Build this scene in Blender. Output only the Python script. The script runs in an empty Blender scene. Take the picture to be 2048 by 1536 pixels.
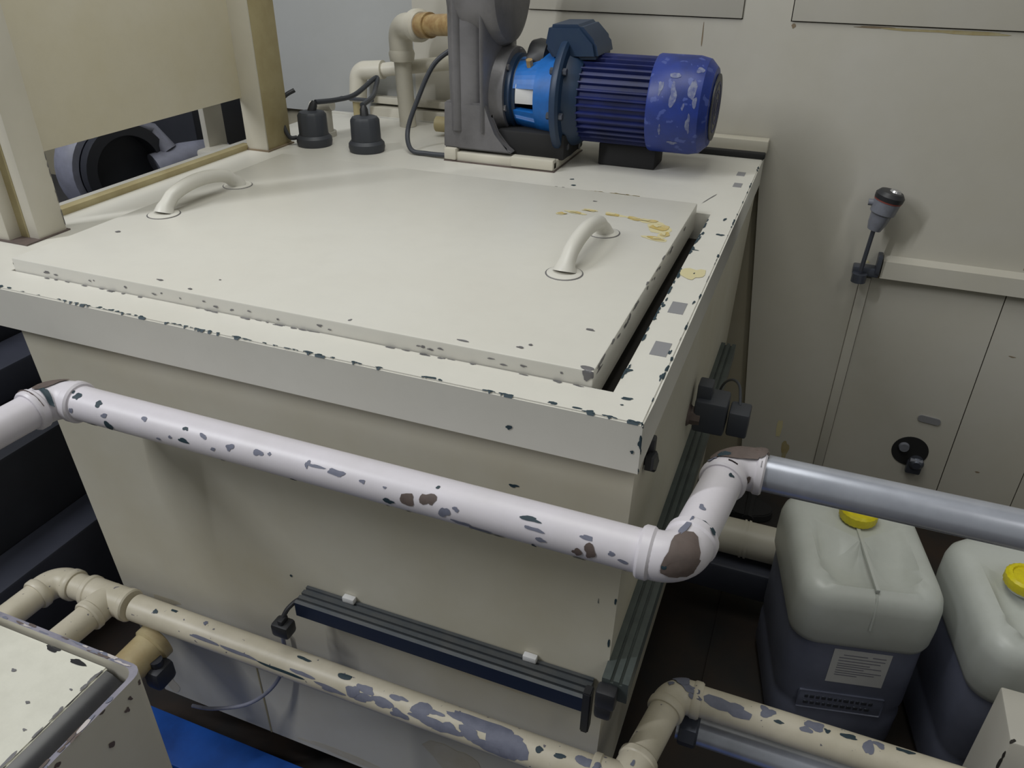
import bpy, bmesh, math, random
from mathutils import Vector, Matrix
from mathutils.bvhtree import BVHTree
PI = math.pi
V = Vector
sc = bpy.context.scene
COL = sc.collection
# ---------------------------------------------------------------- camera
cd = bpy.data.cameras.new('camera'); cam = bpy.data.objects.new('camera', cd); COL.objects.link(cam)
cd.sensor_fit = 'HORIZONTAL'; cd.sensor_width = 36.0; cd.lens = 1557.0/2048.0*36.0
cd.clip_start = 0.02; cd.clip_end = 60
cam.matrix_world = (Matrix.Translation((.143, -.828, .545)) @ Matrix.Rotation(math.radians(21.23), 4, 'Z')
                    @ Matrix.Rotation(math.radians(59.43), 4, 'X') @ Matrix.Rotation(math.radians(.55), 4, 'Z'))
sc.camera = cam
# ---------------------------------------------------------------- world, lights, exposure
sc.view_settings.view_transform = 'Standard'; sc.view_settings.look = 'None'
sc.view_settings.gamma = 1.0; sc.view_settings.use_curve_mapping = False
sc.view_settings.exposure = 0.0
w = bpy.data.worlds.new('hall_air'); sc.world = w; w.use_nodes = True
w.node_tree.nodes['Background'].inputs[0].default_value = (.96, .985, .93, 1)
w.node_tree.nodes['Background'].inputs[1].default_value = 0.15
def tube_light(name, loc, target, sx, sy, power, col=(1, .98, .95)):
    l = bpy.data.lights.new(name, 'AREA'); l.shape = 'RECTANGLE'; l.size = sx; l.size_y = sy
    l.energy = power; l.color = col
    o = bpy.data.objects.new(name, l); COL.objects.link(o); o.location = loc
    o.rotation_euler = (V(target)-V(loc)).to_track_quat('-Z', 'Y').to_euler()
    return o
tube_light('ceiling_lamp', (-.5, .1, 2.9), (-.5, .2, 0), 1.6, 1.6, 36, (.985, .99, .94))
tube_light('ceiling_lamp', (-2.75, -1.7, 2.6), (-.3, .2, -.3), .07, 2.0, 78, (.95, .97, 1))
tube_light('ceiling_lamp', (2.2, -1.6, 2.6), (0, .3, -.2), .5, 1.6, 12, (1, .975, .91))

# ---------------------------------------------------------------- materials
def nodes(name):
    m = bpy.data.materials.new(name); m.use_nodes = True
    return m, m.node_tree, m.node_tree.nodes['Principled BSDF']
def noise(nt, scale, detail=3, rough=.55, stretch=None):
    g = nt.nodes.new('ShaderNodeNewGeometry'); n = nt.nodes.new('ShaderNodeTexNoise')
    src = g.outputs['Position']
    if stretch:
        mp = nt.nodes.new('ShaderNodeMapping'); mp.inputs['Scale'].default_value = stretch
        nt.links.new(src, mp.inputs['Vector']); src = mp.outputs[0]
    nt.links.new(src, n.inputs['Vector'])
    n.inputs['Scale'].default_value = scale; n.inputs['Detail'].default_value = detail; n.inputs['Roughness'].default_value = rough
    return n.outputs['Fac']
def ramp(nt, fac, a, b):
    r = nt.nodes.new('ShaderNodeMapRange'); r.inputs['From Min'].default_value = a; r.inputs['From Max'].default_value = b
    nt.links.new(fac, r.inputs['Value']); return r.outputs[0]
def mix(nt, fac, a, b):
    m = nt.nodes.new('ShaderNodeMix'); m.data_type = 'RGBA'
    if isinstance(fac, (int, float)): m.inputs[0].default_value = fac
    else: nt.links.new(fac, m.inputs[0])
    for s, i in ((a, 6), (b, 7)):
        if isinstance(s, tuple): m.inputs[i].default_value = (*s[:3], 1)
        else: nt.links.new(s, m.inputs[i])
    return m.outputs[2]
def mul(nt, a, k):
    m = nt.nodes.new('ShaderNodeMath'); m.operation = 'MULTIPLY'; nt.links.new(a, m.inputs[0])
    if isinstance(k, (int, float)): m.inputs[1].default_value = k
    else: nt.links.new(k, m.inputs[1])
    return m.outputs[0]
def mat(name, col, rough=.5, metal=0., grime=None, gamt=.3, gscale=4., speck=None, sth=.70, sscale=60., bump=0., stretch=None, spec=.5):
    m, nt, b = nodes(name)
    c = tuple(col)
    if grime:
        c = mix(nt, mul(nt, ramp(nt, noise(nt, gscale, 5, .6, stretch), .38, .72), gamt), c, grime)
        dark = tuple(x*.86 for x in col)
        c = mix(nt, mul(nt, ramp(nt, noise(nt, gscale*9, 4, .6, stretch), .45, .75), .35), c, mix(nt, .5, c, dark))
    if speck:
        c = mix(nt, ramp(nt, noise(nt, sscale, 2, .5), sth, sth+.02), c, speck)
    if isinstance(c, tuple): b.inputs['Base Color'].default_value = (*c, 1)
    else: nt.links.new(c, b.inputs['Base Color'])
    b.inputs['Roughness'].default_value = rough; b.inputs['Metallic'].default_value = metal
    b.inputs['Specular IOR Level'].default_value = spec
    if bump:
        bp = nt.nodes.new('ShaderNodeBump'); bp.inputs['Strength'].default_value = bump; bp.inputs['Distance'].default_value = .004
        nt.links.new(noise(nt, 45, 4), bp.inputs['Height']); nt.links.new(bp.outputs[0], b.inputs['Normal'])
    return m
CREAM = (.63, .60, .52)
M = {}
M['cream'] = mat('cream_paint', CREAM, .42, grime=(.47, .43, .31), gamt=.35, gscale=3.2)
M['body'] = mat('cream_paint_body', (.60, .575, .49), .5, grime=(.45, .40, .27), gamt=.5, gscale=2.6)
M['lid'] = mat('cream_paint_lid', (.66, .645, .59), .38, grime=(.56, .53, .46), gamt=.3, gscale=3)
M['wall'] = mat('cream_paint_wall', (.52, .50, .445), .5, grime=(.45, .42, .33), gamt=.5, gscale=2.2)
M['wall_grey'] = mat('grey_shaded_wall', (.42, .43, .43), .5, grime=(.36, .36, .34), gamt=.4, gscale=3)  # same wall at the left; shade and cool light put into the grey
M['yellowed'] = mat('yellowed_cream', (.50, .42, .24), .5, grime=(.34, .24, .11), gamt=.8, gscale=14)
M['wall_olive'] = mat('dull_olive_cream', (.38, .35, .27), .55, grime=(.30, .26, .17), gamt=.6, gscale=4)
M['body_stain'] = mat('faint_brown_stain', (.50, .445, .32), .5, grime=(.58, .54, .43), gamt=.9, gscale=16)
M['rust_pale'] = mat('pale_rust_run', (.36, .29, .14), .6, grime=(.42, .38, .24), gamt=.9, gscale=30)
M['guard'] = mat('cream_paint_guard', (.68, .635, .51), .5, grime=(.60, .54, .36), gamt=.45, gscale=5)
M['olive'] = mat('yellowed_shaded_paint', (.42, .36, .20), .55, grime=(.25, .19, .08), gamt=.6, gscale=9)  # yellowed, dirty paint with the guard posts' side shading mixed into the colour
M['white_pipe'] = mat('lilac_white_paint', (.66, .63, .68), .4, grime=(.52, .50, .50), gamt=.3, gscale=14)
M['cream_pipe'] = mat('cream_pipe_paint', (.62, .57, .46), .42, grime=(.42, .38, .27), gamt=.5, gscale=11, speck=(.16, .15, .17), sth=.71, sscale=85)
M['fit'] = mat('fitting_paint', (.58, .54, .52), .45, grime=(.30, .26, .23), gamt=.6, gscale=16, speck=(.12, .10, .10), sth=.66, sscale=50)
M['chip_grey'] = mat('primer_grey', (.17, .18, .24), .6, grime=(.10, .11, .16), gamt=.5, gscale=60)
M['rim_grey'] = mat('worn_grey_rim', (.27, .26, .31), .45, grime=(.14, .14, .19), gamt=.8, gscale=25)
M['rim_pale'] = mat('pale_paint_remnant', (.50, .46, .45), .5)
M['chip_dark'] = mat('primer_dark_teal', (.018, .040, .055), .6)
M['chip_brown'] = mat('bare_iron', (.125, .095, .085), .55, grime=(.07, .055, .05), gamt=.6, gscale=50)
M['steel_sq'] = mat('bare_steel', (.27, .27, .285), .5, metal=.2)
M['galv'] = mat('galvanised_steel', (.52, .545, .62), .30, metal=.55, grime=(.28, .295, .35), gamt=.5, gscale=12)
M['dark_steel'] = mat('dark_steel', (.10, .11, .14), .35, metal=.6)
M['stain'] = mat('yellow_stain', (.50, .37, .10), .55, grime=(.58, .50, .30), gamt=.9, gscale=40)
M['stain_faint'] = mat('faint_yellow_stain', (.60, .54, .32), .55)
M['black'] = mat('black_plastic', (.022, .023, .027), .45)
M['black_soft'] = mat('black_rubber_and_shade', (.012, .012, .013), .75)  # rubber, also the black of the shade blocks under pump and motor
M['grey_plastic'] = mat('dark_grey_plastic', (.045, .05, .062), .5)
M['cast'] = mat('grey_casting', (.20, .195, .205), .42, metal=.25, grime=(.08, .078, .08), gamt=.6, gscale=10, bump=.15)
M['blue'] = mat('motor_blue', (.008, .017, .125), .5, grime=(.005, .008, .04), gamt=.9, gscale=11)
M['blue_worn'] = mat('motor_blue_worn', (.012, .036, .25), .42, grime=(.008, .018, .09), gamt=.7, gscale=14, speck=(.05, .08, .30), sth=.62, sscale=40)
M['scuff'] = mat('scuffed_bare_spot', (.20, .22, .32), .55, grime=(.02, .04, .22), gamt=1, gscale=75)
M['blue_light'] = mat('bracket_blue', (.012, .15, .52), .42, grime=(.006, .05, .16), gamt=.6, gscale=16)
M['blue_dark'] = mat('flange_navy', (.010, .030, .075), .45, grime=(.02, .045, .08), gamt=.5, gscale=22)
M['paper'] = mat('paper_label', (.62, .62, .62), .6)
M['print'] = mat('label_print', (.22, .22, .26), .6)
M['alu'] = mat('anodised_profile', (.075, .085, .095), .38, metal=.4, grime=(.12, .12, .115), gamt=.6, gscale=30)
M['alu_navy'] = mat('anodised_navy', (.018, .028, .06), .36, metal=.3)
M['alu_green'] = mat('anodised_green_grey', (.10, .12, .115), .42, metal=.35, grime=(.06, .07, .07), gamt=.6, gscale=25)
M['hdpe'] = mat('frosted_plastic', (.58, .605, .575), .36, grime=(.47, .49, .45), gamt=.5, gscale=9)
M['hdpe'].node_tree.nodes['Principled BSDF'].inputs['Subsurface Weight'].default_value = .15
M['hdpe'].node_tree.nodes['Principled BSDF'].inputs['Subsurface Radius'].default_value = (.02, .02, .02)
M['liquid'] = mat('plastic_with_dark_liquid', (.17, .185, .26), .42, grime=(.10, .11, .16), gamt=.6, gscale=10)
M['yellow'] = mat('yellow_cap', (.78, .68, .01), .4, grime=(.55, .42, .01), gamt=.6, gscale=55)
M['orange'] = mat('brass_nipple', (.42, .30, .14), .45, grime=(.20, .09, .03), gamt=.8, gscale=40)
M['rust'] = mat('rust', (.20, .09, .03), .7)
M['gap'] = mat('dark_recess', (.020, .017, .014), .8)
M['gap_rust'] = mat('rusty_seam', (.26, .20, .13), .8, grime=(.12, .09, .06), gamt=.8, gscale=12)
M['floor'] = mat('oily_floor', (.014, .013, .013), .55, grime=(.040, .022, .012), gamt=.8, gscale=6)
M['machine'] = mat('dark_machine', (.022, .024, .032), .5, grime=(.035, .038, .05), gamt=.7, gscale=5)
M['machine_blue'] = mat('dark_blue_grey_steel', (.055, .06, .085), .5, grime=(.03, .033, .05), gamt=.6, gscale=6)
M['pallet'] = mat('blue_plastic', (.018, .11, .50), .45, grime=(.012, .045, .20), gamt=.7, gscale=9)
M['grey_part'] = mat('grey_machine_part', (.22, .23, .30), .5, grime=(.12, .12, .14), gamt=.6, gscale=20)
M['trough'] = mat('oily_trough', (.045, .045, .05), .25, grime=(.012, .012, .014), gamt=1, gscale=7)
M['lid_rough'] = mat('pale_grained_paint', (.66, .65, .57), .45, grime=(.50, .49, .42), gamt=.4, gscale=30, speck=(.22, .2, .2), sth=.76, sscale=90)
M['sensor'] = mat('sensor_grey', (.20, .21, .25), .35, grime=(.12, .12, .13), gamt=.5, gscale=40)
M['red'] = mat('dark_red_ring', (.22, .05, .04), .5)
M['steel_bright'] = mat('bright_steel', (.55, .55, .57), .25, metal=.8)

# ---------------------------------------------------------------- mesh helpers
def new(): return bmesh.new()
def box(bm, x0, x1, y0, y1, z0, z1, mi=0, bev=0., rot=None, seg=2):
    r = bmesh.ops.create_cube(bm, size=1.0); vs = r['verts']
    for v in vs: v.co = V(((x0+x1)/2+v.co.x*(x1-x0), (y0+y1)/2+v.co.y*(y1-y0), (z0+z1)/2+v.co.z*(z1-z0)))
    if rot: bmesh.ops.transform(bm, matrix=rot, verts=vs)
    fs = set(f for v in vs for f in v.link_faces)
    for f in fs: f.material_index = mi
    if bev:
        es = list(set(e for v in vs for e in v.link_edges))
        r = bmesh.ops.bevel(bm, geom=es, offset=bev, segments=seg, affect='EDGES', profile=.5)
        for f in r['faces']: f.material_index = mi
def about(p, angle, axis='Z'):
    return Matrix.Translation(p) @ Matrix.Rotation(angle, 4, axis) @ Matrix.Translation(-V(p))
def tube(bm, pts, r, seg=24, mi=0, cap=True):
    pts = [V(p) for p in pts]; rings = []
    n = len(pts); rr = r if isinstance(r, (list, tuple)) else [r]*n
    up = None
    for i, p in enumerate(pts):
        if i == 0: d = pts[1]-p
        elif i == n-1: d = p-pts[i-1]
        else: d = (pts[i+1]-p).normalized()+(p-pts[i-1]).normalized()
        if d.length < 1e-9: d = pts[i]-pts[i-1] if i else V((0, 0, 1))
        d.normalize()
        if up is None:
            up = V((0, 0, 1)) if abs(d.z) < .9 else V((1, 0, 0))
        a = (up-d*up.dot(d)).normalized(); up = a; b = d.cross(a)
        rings.append([bm.verts.new(p+(a*math.cos(t)+b*math.sin(t))*rr[i]) for t in [2*PI*k/seg for k in range(seg)]])
    for i in range(n-1):
        for k in range(seg):
            f = bm.faces.new((rings[i][k], rings[i][(k+1) % seg], rings[i+1][(k+1) % seg], rings[i+1][k])); f.material_index = mi
    if cap:
        for rg, rev in ((rings[0], True), (rings[-1], False)):
            f = bm.faces.new(rg[::-1] if rev else rg); f.material_index = mi
def arc(p0, c, p1, rad, n=10):
    """points of a rounded corner at c going from p0 to p1"""
    p0, c, p1 = V(p0), V(c), V(p1); a = (p0-c).normalized(); b = (p1-c).normalized()
    ang = a.angle(b); t = rad/math.tan(ang/2); s = c+a*t; e = c+b*t
    ctr = c+(a+b).normalized()*(rad/math.sin(ang/2)); out = []
    va, vb = s-ctr, e-ctr; tot = va.angle(vb)
    for i in range(n+1):
        k = i/n; out.append(ctr+(va*math.sin((1-k)*tot)+vb*math.sin(k*tot))/math.sin(tot))
    return out
def ring_profile(bm, axis_p, d, prof, seg=32, mi=0, flute=None):
    """lathe: prof = [(distance along d, radius)]"""
    d = V(d).normalized(); p = V(axis_p)
    up = V((0, 0, 1)) if abs(d.z) < .9 else V((1, 0, 0))
    a = (up-d*up.dot(d)).normalized(); b = d.cross(a); rings = []
    for s, r in prof:
        rings.append([bm.verts.new(p+d*s+(a*math.cos(2*PI*k/seg)+b*math.sin(2*PI*k/seg))*max(r, 1e-4)*(flute(k) if flute else 1)) for k in range(seg)])
    for i in range(len(rings)-1):
        for k in range(seg):
            f = bm.faces.new((rings[i][k], rings[i][(k+1) % seg], rings[i+1][(k+1) % seg], rings[i+1][k])); f.material_index = mi
    f = bm.faces.new(rings[0][::-1]); f.material_index = mi
    f = bm.faces.new(rings[-1]); f.material_index = mi
def prism(bm, poly, axis, a, b, mi=0, bev=0.):
    """poly in the two other axes (in x,y,z order), extruded along axis from a to b"""
    def mk(u, v, t):
        return V({0: (t, u, v), 1: (u, t, v), 2: (u, v, t)}[axis])
    A = [bm.verts.new(mk(u, v, a)) for u, v in poly]; B = [bm.verts.new(mk(u, v, b)) for u, v in poly]; n = len(poly)
    fs = [bm.faces.new(A[::-1]), bm.faces.new(B)]+[bm.faces.new((A[i], A[(i+1) % n], B[(i+1) % n], B[i])) for i in range(n)]
    for f in fs: f.material_index = mi
    if bev:
        es = list(set(e for f in fs for e in f.edges))
        r = bmesh.ops.bevel(bm, geom=es, offset=bev, segments=2, affect='EDGES')
        for f in r['faces']: f.material_index = mi
RNG = random.Random(7)
LAYER = [0]
def chip(bm, bvh, P, d, rl, rw, mi, eps=.0005, n=17, jag=.5):
    """irregular flake lying on the surface nearest to P"""
    LAYER[0] += 1; eps += (LAYER[0] % 37)*1.5e-5      # overlapping flakes never share a plane
    loc, nor, _, _ = bvh.find_nearest(V(P))
    if loc is None: return
    u = (V(d)-nor*nor.dot(V(d)))
    if u.length < 1e-5: u = nor.orthogonal()
    u.normalize(); v = nor.cross(u)
    raw = [1+RNG.uniform(-jag, jag)*1.5 for _ in range(n)]
    rad = [(raw[k-1]+raw[k]*1.4+raw[(k+1) % n])/3.4 for k in range(n)]
    def at(a, b):
        q = loc+u*a+v*b; l2, n2, _, _ = bvh.find_nearest(q); return bm.verts.new(l2+n2*eps)
    c = at(0, 0); prev = None
    for s in (.4, .75, 1):
        ring = [at(math.cos(2*PI*k/n)*rl*rad[k]*s, math.sin(2*PI*k/n)*rw*rad[k]*s) for k in range(n)]
        for k in range(n):
            k2 = (k+1) % n
            if prev is None: f = bm.faces.new((c, ring[k], ring[k2]))
            else: f = bm.faces.new((prev[k], ring[k], ring[k2], prev[k2]))
            f.material_index = mi
        prev = ring
def chips_into(bm, lst, d, mis, eps=.0005):
    bmesh.ops.recalc_face_normals(bm, faces=bm.faces); src = bm.copy(); bvh = BVHTree.FromBMesh(src)
    for t in lst:
        chip(bm, bvh, t[:3], d, t[3], t[4], mis[int(t[5])], eps)
    src.free()

def empty(name, loc, label, cat, group=None):
    o = bpy.data.objects.new(name, None); COL.objects.link(o); o.location = loc; o.empty_display_size = .05
    o['label'] = label; o['category'] = cat
    if group: o['group'] = group
    return o
def wpos(o):
    p = V((0, 0, 0))
    while o: p += o.location; o = o.parent
    return p
def obj(name, bm, mats, parent=None, ang=35, label=None, cat=None, kind=None, group=None, origin=None):
    """geometry is written in world metres; the mesh is shifted to sit on its parent's origin"""
    if parent is not None: org = wpos(parent)
    elif origin is not None: org = V(origin)
    else: org = V((0, 0, 0))
    bmesh.ops.recalc_face_normals(bm, faces=[f for f in bm.faces if len(f.edges) and not f.tag])
    bmesh.ops.translate(bm, vec=-org, verts=bm.verts)
    me = bpy.data.meshes.new(name); bm.to_mesh(me); bm.free()
    for p in me.polygons: p.use_smooth = True
    me.set_sharp_from_angle(angle=math.radians(ang))
    for m in (mats if isinstance(mats, (list, tuple)) else [mats]): me.materials.append(M[m])
    o = bpy.data.objects.new(name, me); COL.objects.link(o)
    if parent is not None: o.parent = parent
    else: o.location = org
    if label: o['label'] = label
    if cat: o['category'] = cat
    if kind: o['kind'] = kind
    if group: o['group'] = group
    return o
def dup(o, parent, loc):
    c = o.copy(); COL.objects.link(c); c.parent = parent; c.location = loc
    for ch in o.children:
        d = ch.copy(); COL.objects.link(d); d.parent = c
    return c

CHIPS_UP=[(-0.5397,-0.0942,-0.1269,0.007,0.0062,0.0),(-0.5219,-0.0927,-0.1249,0.0031,0.0023,0.0),(-0.4571,-0.0931,-0.1255,0.0037,0.006,0.0),(-0.4423,-0.0924,-0.1246,0.0163,0.0022,0.0),(-0.4051,-0.0937,-0.1263,0.016,0.0051,0.0),(-0.4889,-0.0906,-0.1644,0.0054,0.0054,1.0),(-0.364,-0.0947,-0.1279,0.0043,0.0029,0.0),(-0.329,-0.0948,-0.128,0.0028,0.0014,0.0),(-0.3229,-0.0987,-0.1471,0.0078,0.0057,1.0),(-0.3305,-0.0938,-0.1675,0.0029,0.0036,1.0),(-0.2935,-0.0981,-0.1359,0.0091,0.0084,2.0),(-0.2614,-0.0957,-0.1296,0.011,0.0097,2.0),(-0.2957,-0.0953,-0.1689,0.005,0.0036,1.0),(-0.2546,-0.0809,-0.1161,0.0034,0.0021,1.0),(-0.2363,-0.0987,-0.1387,0.0069,0.0082,0.0),(-0.2201,-0.0964,-0.131,0.0048,0.0034,0.0),(-0.2141,-0.0977,-0.1516,0.0117,0.0034,0.0),(-0.1885,-0.0959,-0.1561,0.0151,0.0041,0.0),(-0.1771,-0.0902,-0.164,0.0076,0.0041,1.0),(-0.161,-0.0936,-0.1674,0.0089,0.0069,1.0),(-0.2015,-0.0972,-0.1708,0.0035,0.0021,1.0),(-0.1171,-0.0891,-0.1212,0.0165,0.0033,1.0),(-0.1095,-0.096,-0.1301,0.0119,0.0026,0.0),(-0.0985,-0.099,-0.1419,0.0053,0.0033,0.0),(-0.1102,-0.0919,-0.1657,0.0034,0.0088,1.0),(-0.0495,-0.0989,-0.1457,0.0059,0.0072,2.0),(-0.0318,-0.0989,-0.1412,0.0072,0.0091,2.0),(-0.0447,-0.097,-0.1706,0.0107,0.0047,1.0),(-0.0402,-0.0919,-0.124,0.0078,0.0026,0.0),(-0.0045,-0.0977,-0.1345,0.0045,0.0032,0.0),(0.0094,-0.099,-0.1419,0.0065,0.0026,0.0),(0.0132,-0.0932,-0.167,0.002,0.0026,0.0),(-0.8992,-0.0859,-0.1188,0.0074,0.0065,1.0),(-0.913,-0.079,-0.1154,0.0056,0.0037,1.0),(-0.8524,-0.0876,-0.12,0.0072,0.0054,1.0),(-0.8355,-0.0969,-0.1322,0.0054,0.0036,0.0),(-0.9044,-0.0986,-0.1384,0.0046,0.0056,0.0),(-0.8788,-0.0916,-0.1654,0.0111,0.0065,1.0),(-0.8294,-0.0979,-0.151,0.0072,0.0081,1.0),(-0.7555,-0.0907,-0.1227,0.0043,0.0034,0.0),(-0.6775,-0.0895,-0.1215,0.0058,0.0041,1.0),(-0.6794,-0.0985,-0.1375,0.0116,0.0033,1.0),(-0.7035,-0.0986,-0.1382,0.0034,0.0025,0.0),(-0.7285,-0.0987,-0.1474,0.0034,0.0026,0.0),(-0.6418,-0.0922,-0.1244,0.0065,0.0041,0.0),(-0.623,-0.0987,-0.1391,0.004,0.0032,0.0),(-0.5921,-0.0955,-0.1293,0.0056,0.0048,0.0),(-0.6154,-0.0914,-0.1652,0.0049,0.0049,1.0)]
CHIPS_LOW=[(-0.428,-0.0641,-0.6346,0.0195,0.0078,0.0),(-0.4347,-0.0754,-0.646,0.0293,0.0078,0.0),(-0.391,-0.0731,-0.6424,0.0242,0.0077,0.0),(-0.3634,-0.0582,-0.6322,0.0134,0.0048,0.0),(-0.319,-0.0622,-0.6337,0.0162,0.0143,0.0),(-0.3572,-0.0776,-0.6512,0.0192,0.0096,0.0),(-0.3036,-0.0744,-0.6443,0.0332,0.0076,0.0),(-0.2645,-0.0739,-0.6436,0.0282,0.0113,0.0),(-0.2491,-0.0533,-0.6312,0.0282,0.0056,0.0),(-0.2022,-0.0534,-0.6312,0.0419,0.0093,0.0),(-0.204,-0.0755,-0.6461,0.0326,0.0084,0.0),(-0.1557,-0.0685,-0.6376,0.0277,0.0221,0.0),(-0.6057,-0.0774,-0.6504,0.0513,0.0031,1.0),(-0.4985,-0.0778,-0.6519,0.0349,0.006,0.0),(-0.1536,-0.0692,-0.6382,0.0258,0.0258,0.0),(-0.0229,-0.053,-0.6312,0.0137,0.0091,0.0),(-0.7945,-0.0496,-0.631,0.0054,0.0044,0.0),(-0.768,-0.0753,-0.6457,0.0377,0.0032,0.0),(-0.7012,-0.0757,-0.6467,0.0422,0.0032,0.0),(-0.8741,-0.0469,-0.6312,0.0089,0.0034,1.0),(-0.9096,-0.0607,-0.6331,0.0045,0.0045,1.0),(-0.4767,-0.0551,-0.6315,0.0119,0.004,1.0),(-0.5655,-0.0504,-0.631,0.0152,0.003,1.0),(-0.099,-0.0609,-0.6331,0.0073,0.0046,1.0),(-0.0646,-0.0592,-0.6325,0.011,0.0037,1.0),(-0.5628,-0.0725,-0.6417,0.0253,0.004,0.0),(-0.4516,-0.0723,-0.6415,0.0118,0.0098,0.0),(-0.2922,-0.0614,-0.6333,0.0132,0.0047,0.0),(-0.2251,-0.0738,-0.6434,0.0234,0.0093,0.0),(-0.1724,-0.0787,-0.6557,0.0233,0.0075,0.0)]
CHIPS_LOWR=[(0.1868,0.1426,-0.636,0.0413,0.0167,0.0),(0.2437,0.1555,-0.633,0.0138,0.0138,0.0),(0.3223,0.1585,-0.6332,0.0149,0.0099,0.0),(0.3094,0.1461,-0.6345,0.0089,0.0059,0.0),(0.3778,0.157,-0.6331,0.012,0.005,1.0),(0.411,0.1488,-0.6337,0.009,0.014,0.0),(0.4242,0.1587,-0.6333,0.008,0.007,0.0),(0.4639,0.1636,-0.6344,0.0162,0.0071,1.0),(0.3435,0.1544,-0.633,0.005,0.004,1.0),(0.267,0.1434,-0.6356,0.0079,0.003,1.0)]
CHIPS_ELB=[(0.0834,-0.0908,-0.1082,0.0349,0.0292,2.0),(0.102,-0.1183,-0.1264,0.0239,0.0126,2.0),(0.1077,-0.0291,-0.1164,0.0033,0.0053,1.0),(0.0727,-0.1559,-0.108,0.003,0.003,1.0),(0.0752,-0.041,-0.1075,0.0197,0.0033,0.0),(0.0362,-0.09,-0.1311,0.0026,0.0078,1.0)]
CHIPS_RIM=[(-1.117,0.005,0.0103,0.005),(-1.055,-0.004,0.018,0.0032),(-0.958,-0.0,0.0324,0.0061),(-0.86,0.003,0.0453,0.0059),(-0.722,0.001,0.0406,0.0055),(-0.649,-0.004,0.0163,0.0052),(-0.619,-0.004,0.0112,0.0039),(-0.596,0.0,0.0175,0.0038),(-0.548,-0.002,0.0109,0.0025),(-0.516,0.002,0.0092,0.0025),(-0.492,-0.008,0.0105,0.0061),(-0.442,-0.005,0.0184,0.0036),(-0.401,-0.006,0.0181,0.0035),(-0.293,0.004,0.0063,0.0056),(-0.309,0.003,0.0021,0.0034),(-0.204,0.001,0.0088,0.0044),(-0.184,0.003,0.002,0.0043),(-0.123,0.006,0.0026,0.0032),(-0.106,0.006,0.0158,0.0053),(-0.072,0.003,0.0033,0.0063),(-0.058,0.004,0.0117,0.0053),(-0.024,0.003,0.0181,0.0052),(-0.008,0.002,0.0065,0.0042),(-0.08,0.066,0.0069,0.0033),(-0.033,0.054,0.0095,0.0054),(-0.037,0.036,0.0027,0.0032),(-0.052,0.128,0.0079,0.0093),(-0.008,0.206,0.003,0.0098),(-0.005,0.128,0.0029,0.0115),(-0.002,0.064,0.002,0.0087),(-0.007,0.399,0.0026,0.0098),(-0.017,0.752,0.0108,0.0104),(-0.022,0.852,0.0046,0.011),(-0.054,0.645,0.0183,0.0033)]
CHIPS_RIMF=[(-0.001,-0.027,0.0038,0.01),(0.001,-0.042,0.0029,0.008),(0.0,-0.075,0.0038,0.006),(-0.183,-0.05,0.0048,0.004),(-0.01,-0.045,0.0029,0.003)]
STAIN=[(-0.337,0.687,0.007,0.0065),(-0.314,0.704,0.0139,0.0065),(-0.288,0.726,0.0139,0.0065),(-0.234,0.72,0.0157,0.0097),(-0.187,0.712,0.0174,0.0097),(-0.156,0.712,0.0174,0.0097),(-0.126,0.681,0.0157,0.0194),(-0.11,0.641,0.007,0.0161),(-0.12,0.612,0.0157,0.0081),(-0.319,0.894,0.0139,0.0032),(-0.264,0.884,0.0174,0.0065),(-0.233,0.876,0.0139,0.0048)]
SPECK=[(-0.412,0.986,0.0042,0.0037),(-0.395,0.91,0.005,0.0037),(-0.296,0.794,0.0042,0.0025),(-1.097,0.244,0.0058,0.005),(-0.127,0.186,0.0083,0.0037),(-0.288,0.081,0.01,0.0025),(-0.203,0.094,0.0067,0.0037),(-0.192,0.107,0.0033,0.0037),(-0.851,0.089,0.0067,0.0025),(-0.779,0.079,0.0042,0.0037),(-0.475,0.079,0.0033,0.0037),(-0.759,0.128,0.0025,0.0025)]
CHIPS_FAN=[(-0.2055,1.1229,0.2432,0.0129,0.0077,0.0),(-0.2074,1.0969,0.2026,0.0077,0.023,0.0),(-0.1645,1.1028,0.2159,0.0102,0.0229,0.0),(-0.1637,1.0913,0.1414,0.0051,0.0255,0.0),(-0.2375,1.103,0.2162,0.0051,0.0154,0.0),(-0.1547,1.1372,0.2555,0.0103,0.0077,0.0),(-0.1983,1.1158,0.0887,0.013,0.0052,0.0),(-0.2309,1.0972,0.1204,0.0039,0.0129,0.0),(-0.1526,1.0931,0.1906,0.0051,0.0114,0.0),(-0.1797,1.0906,0.1778,0.0038,0.0089,0.0)]

FZ = -1.15
# ================================================================ SETTING
bm = new(); box(bm, -4.5, 3.5, -3.5, 1.6, FZ-.1, FZ); obj('floor', bm, 'floor', kind='structure')
Y = 1.5
bm = new()
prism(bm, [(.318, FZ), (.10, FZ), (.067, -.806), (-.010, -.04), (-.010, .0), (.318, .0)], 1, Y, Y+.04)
box(bm, -.010, .318, Y, Y+.04, .0, .333)
box(bm, -1.10, -.010, Y, Y+.04, -.01, .333)
box(bm, -3.6, -1.10, Y, Y+.04, -.01, .333, mi=6)
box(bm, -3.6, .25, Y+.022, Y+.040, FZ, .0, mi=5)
box(bm, .318, 3.2, Y, Y+.04, -.29, .333)
box(bm, .318, .349, Y+.004, Y+.04, FZ, -.29)
box(bm, .349, .692, Y, Y+.04, FZ, -.29)
box(bm, .695, .9, Y, Y+.04, FZ, -.29)
box(bm, .9, 1.02, Y+.001, Y+.04, -.72, -.29)
box(bm, .903, 1.5, Y, Y+.04, FZ, -.29)
box(bm, 1.503, 3.2, Y, Y+.04, FZ, -.29)
box(bm, -1.10, -.7215, Y, Y+.04, .333, 1.8)
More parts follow.
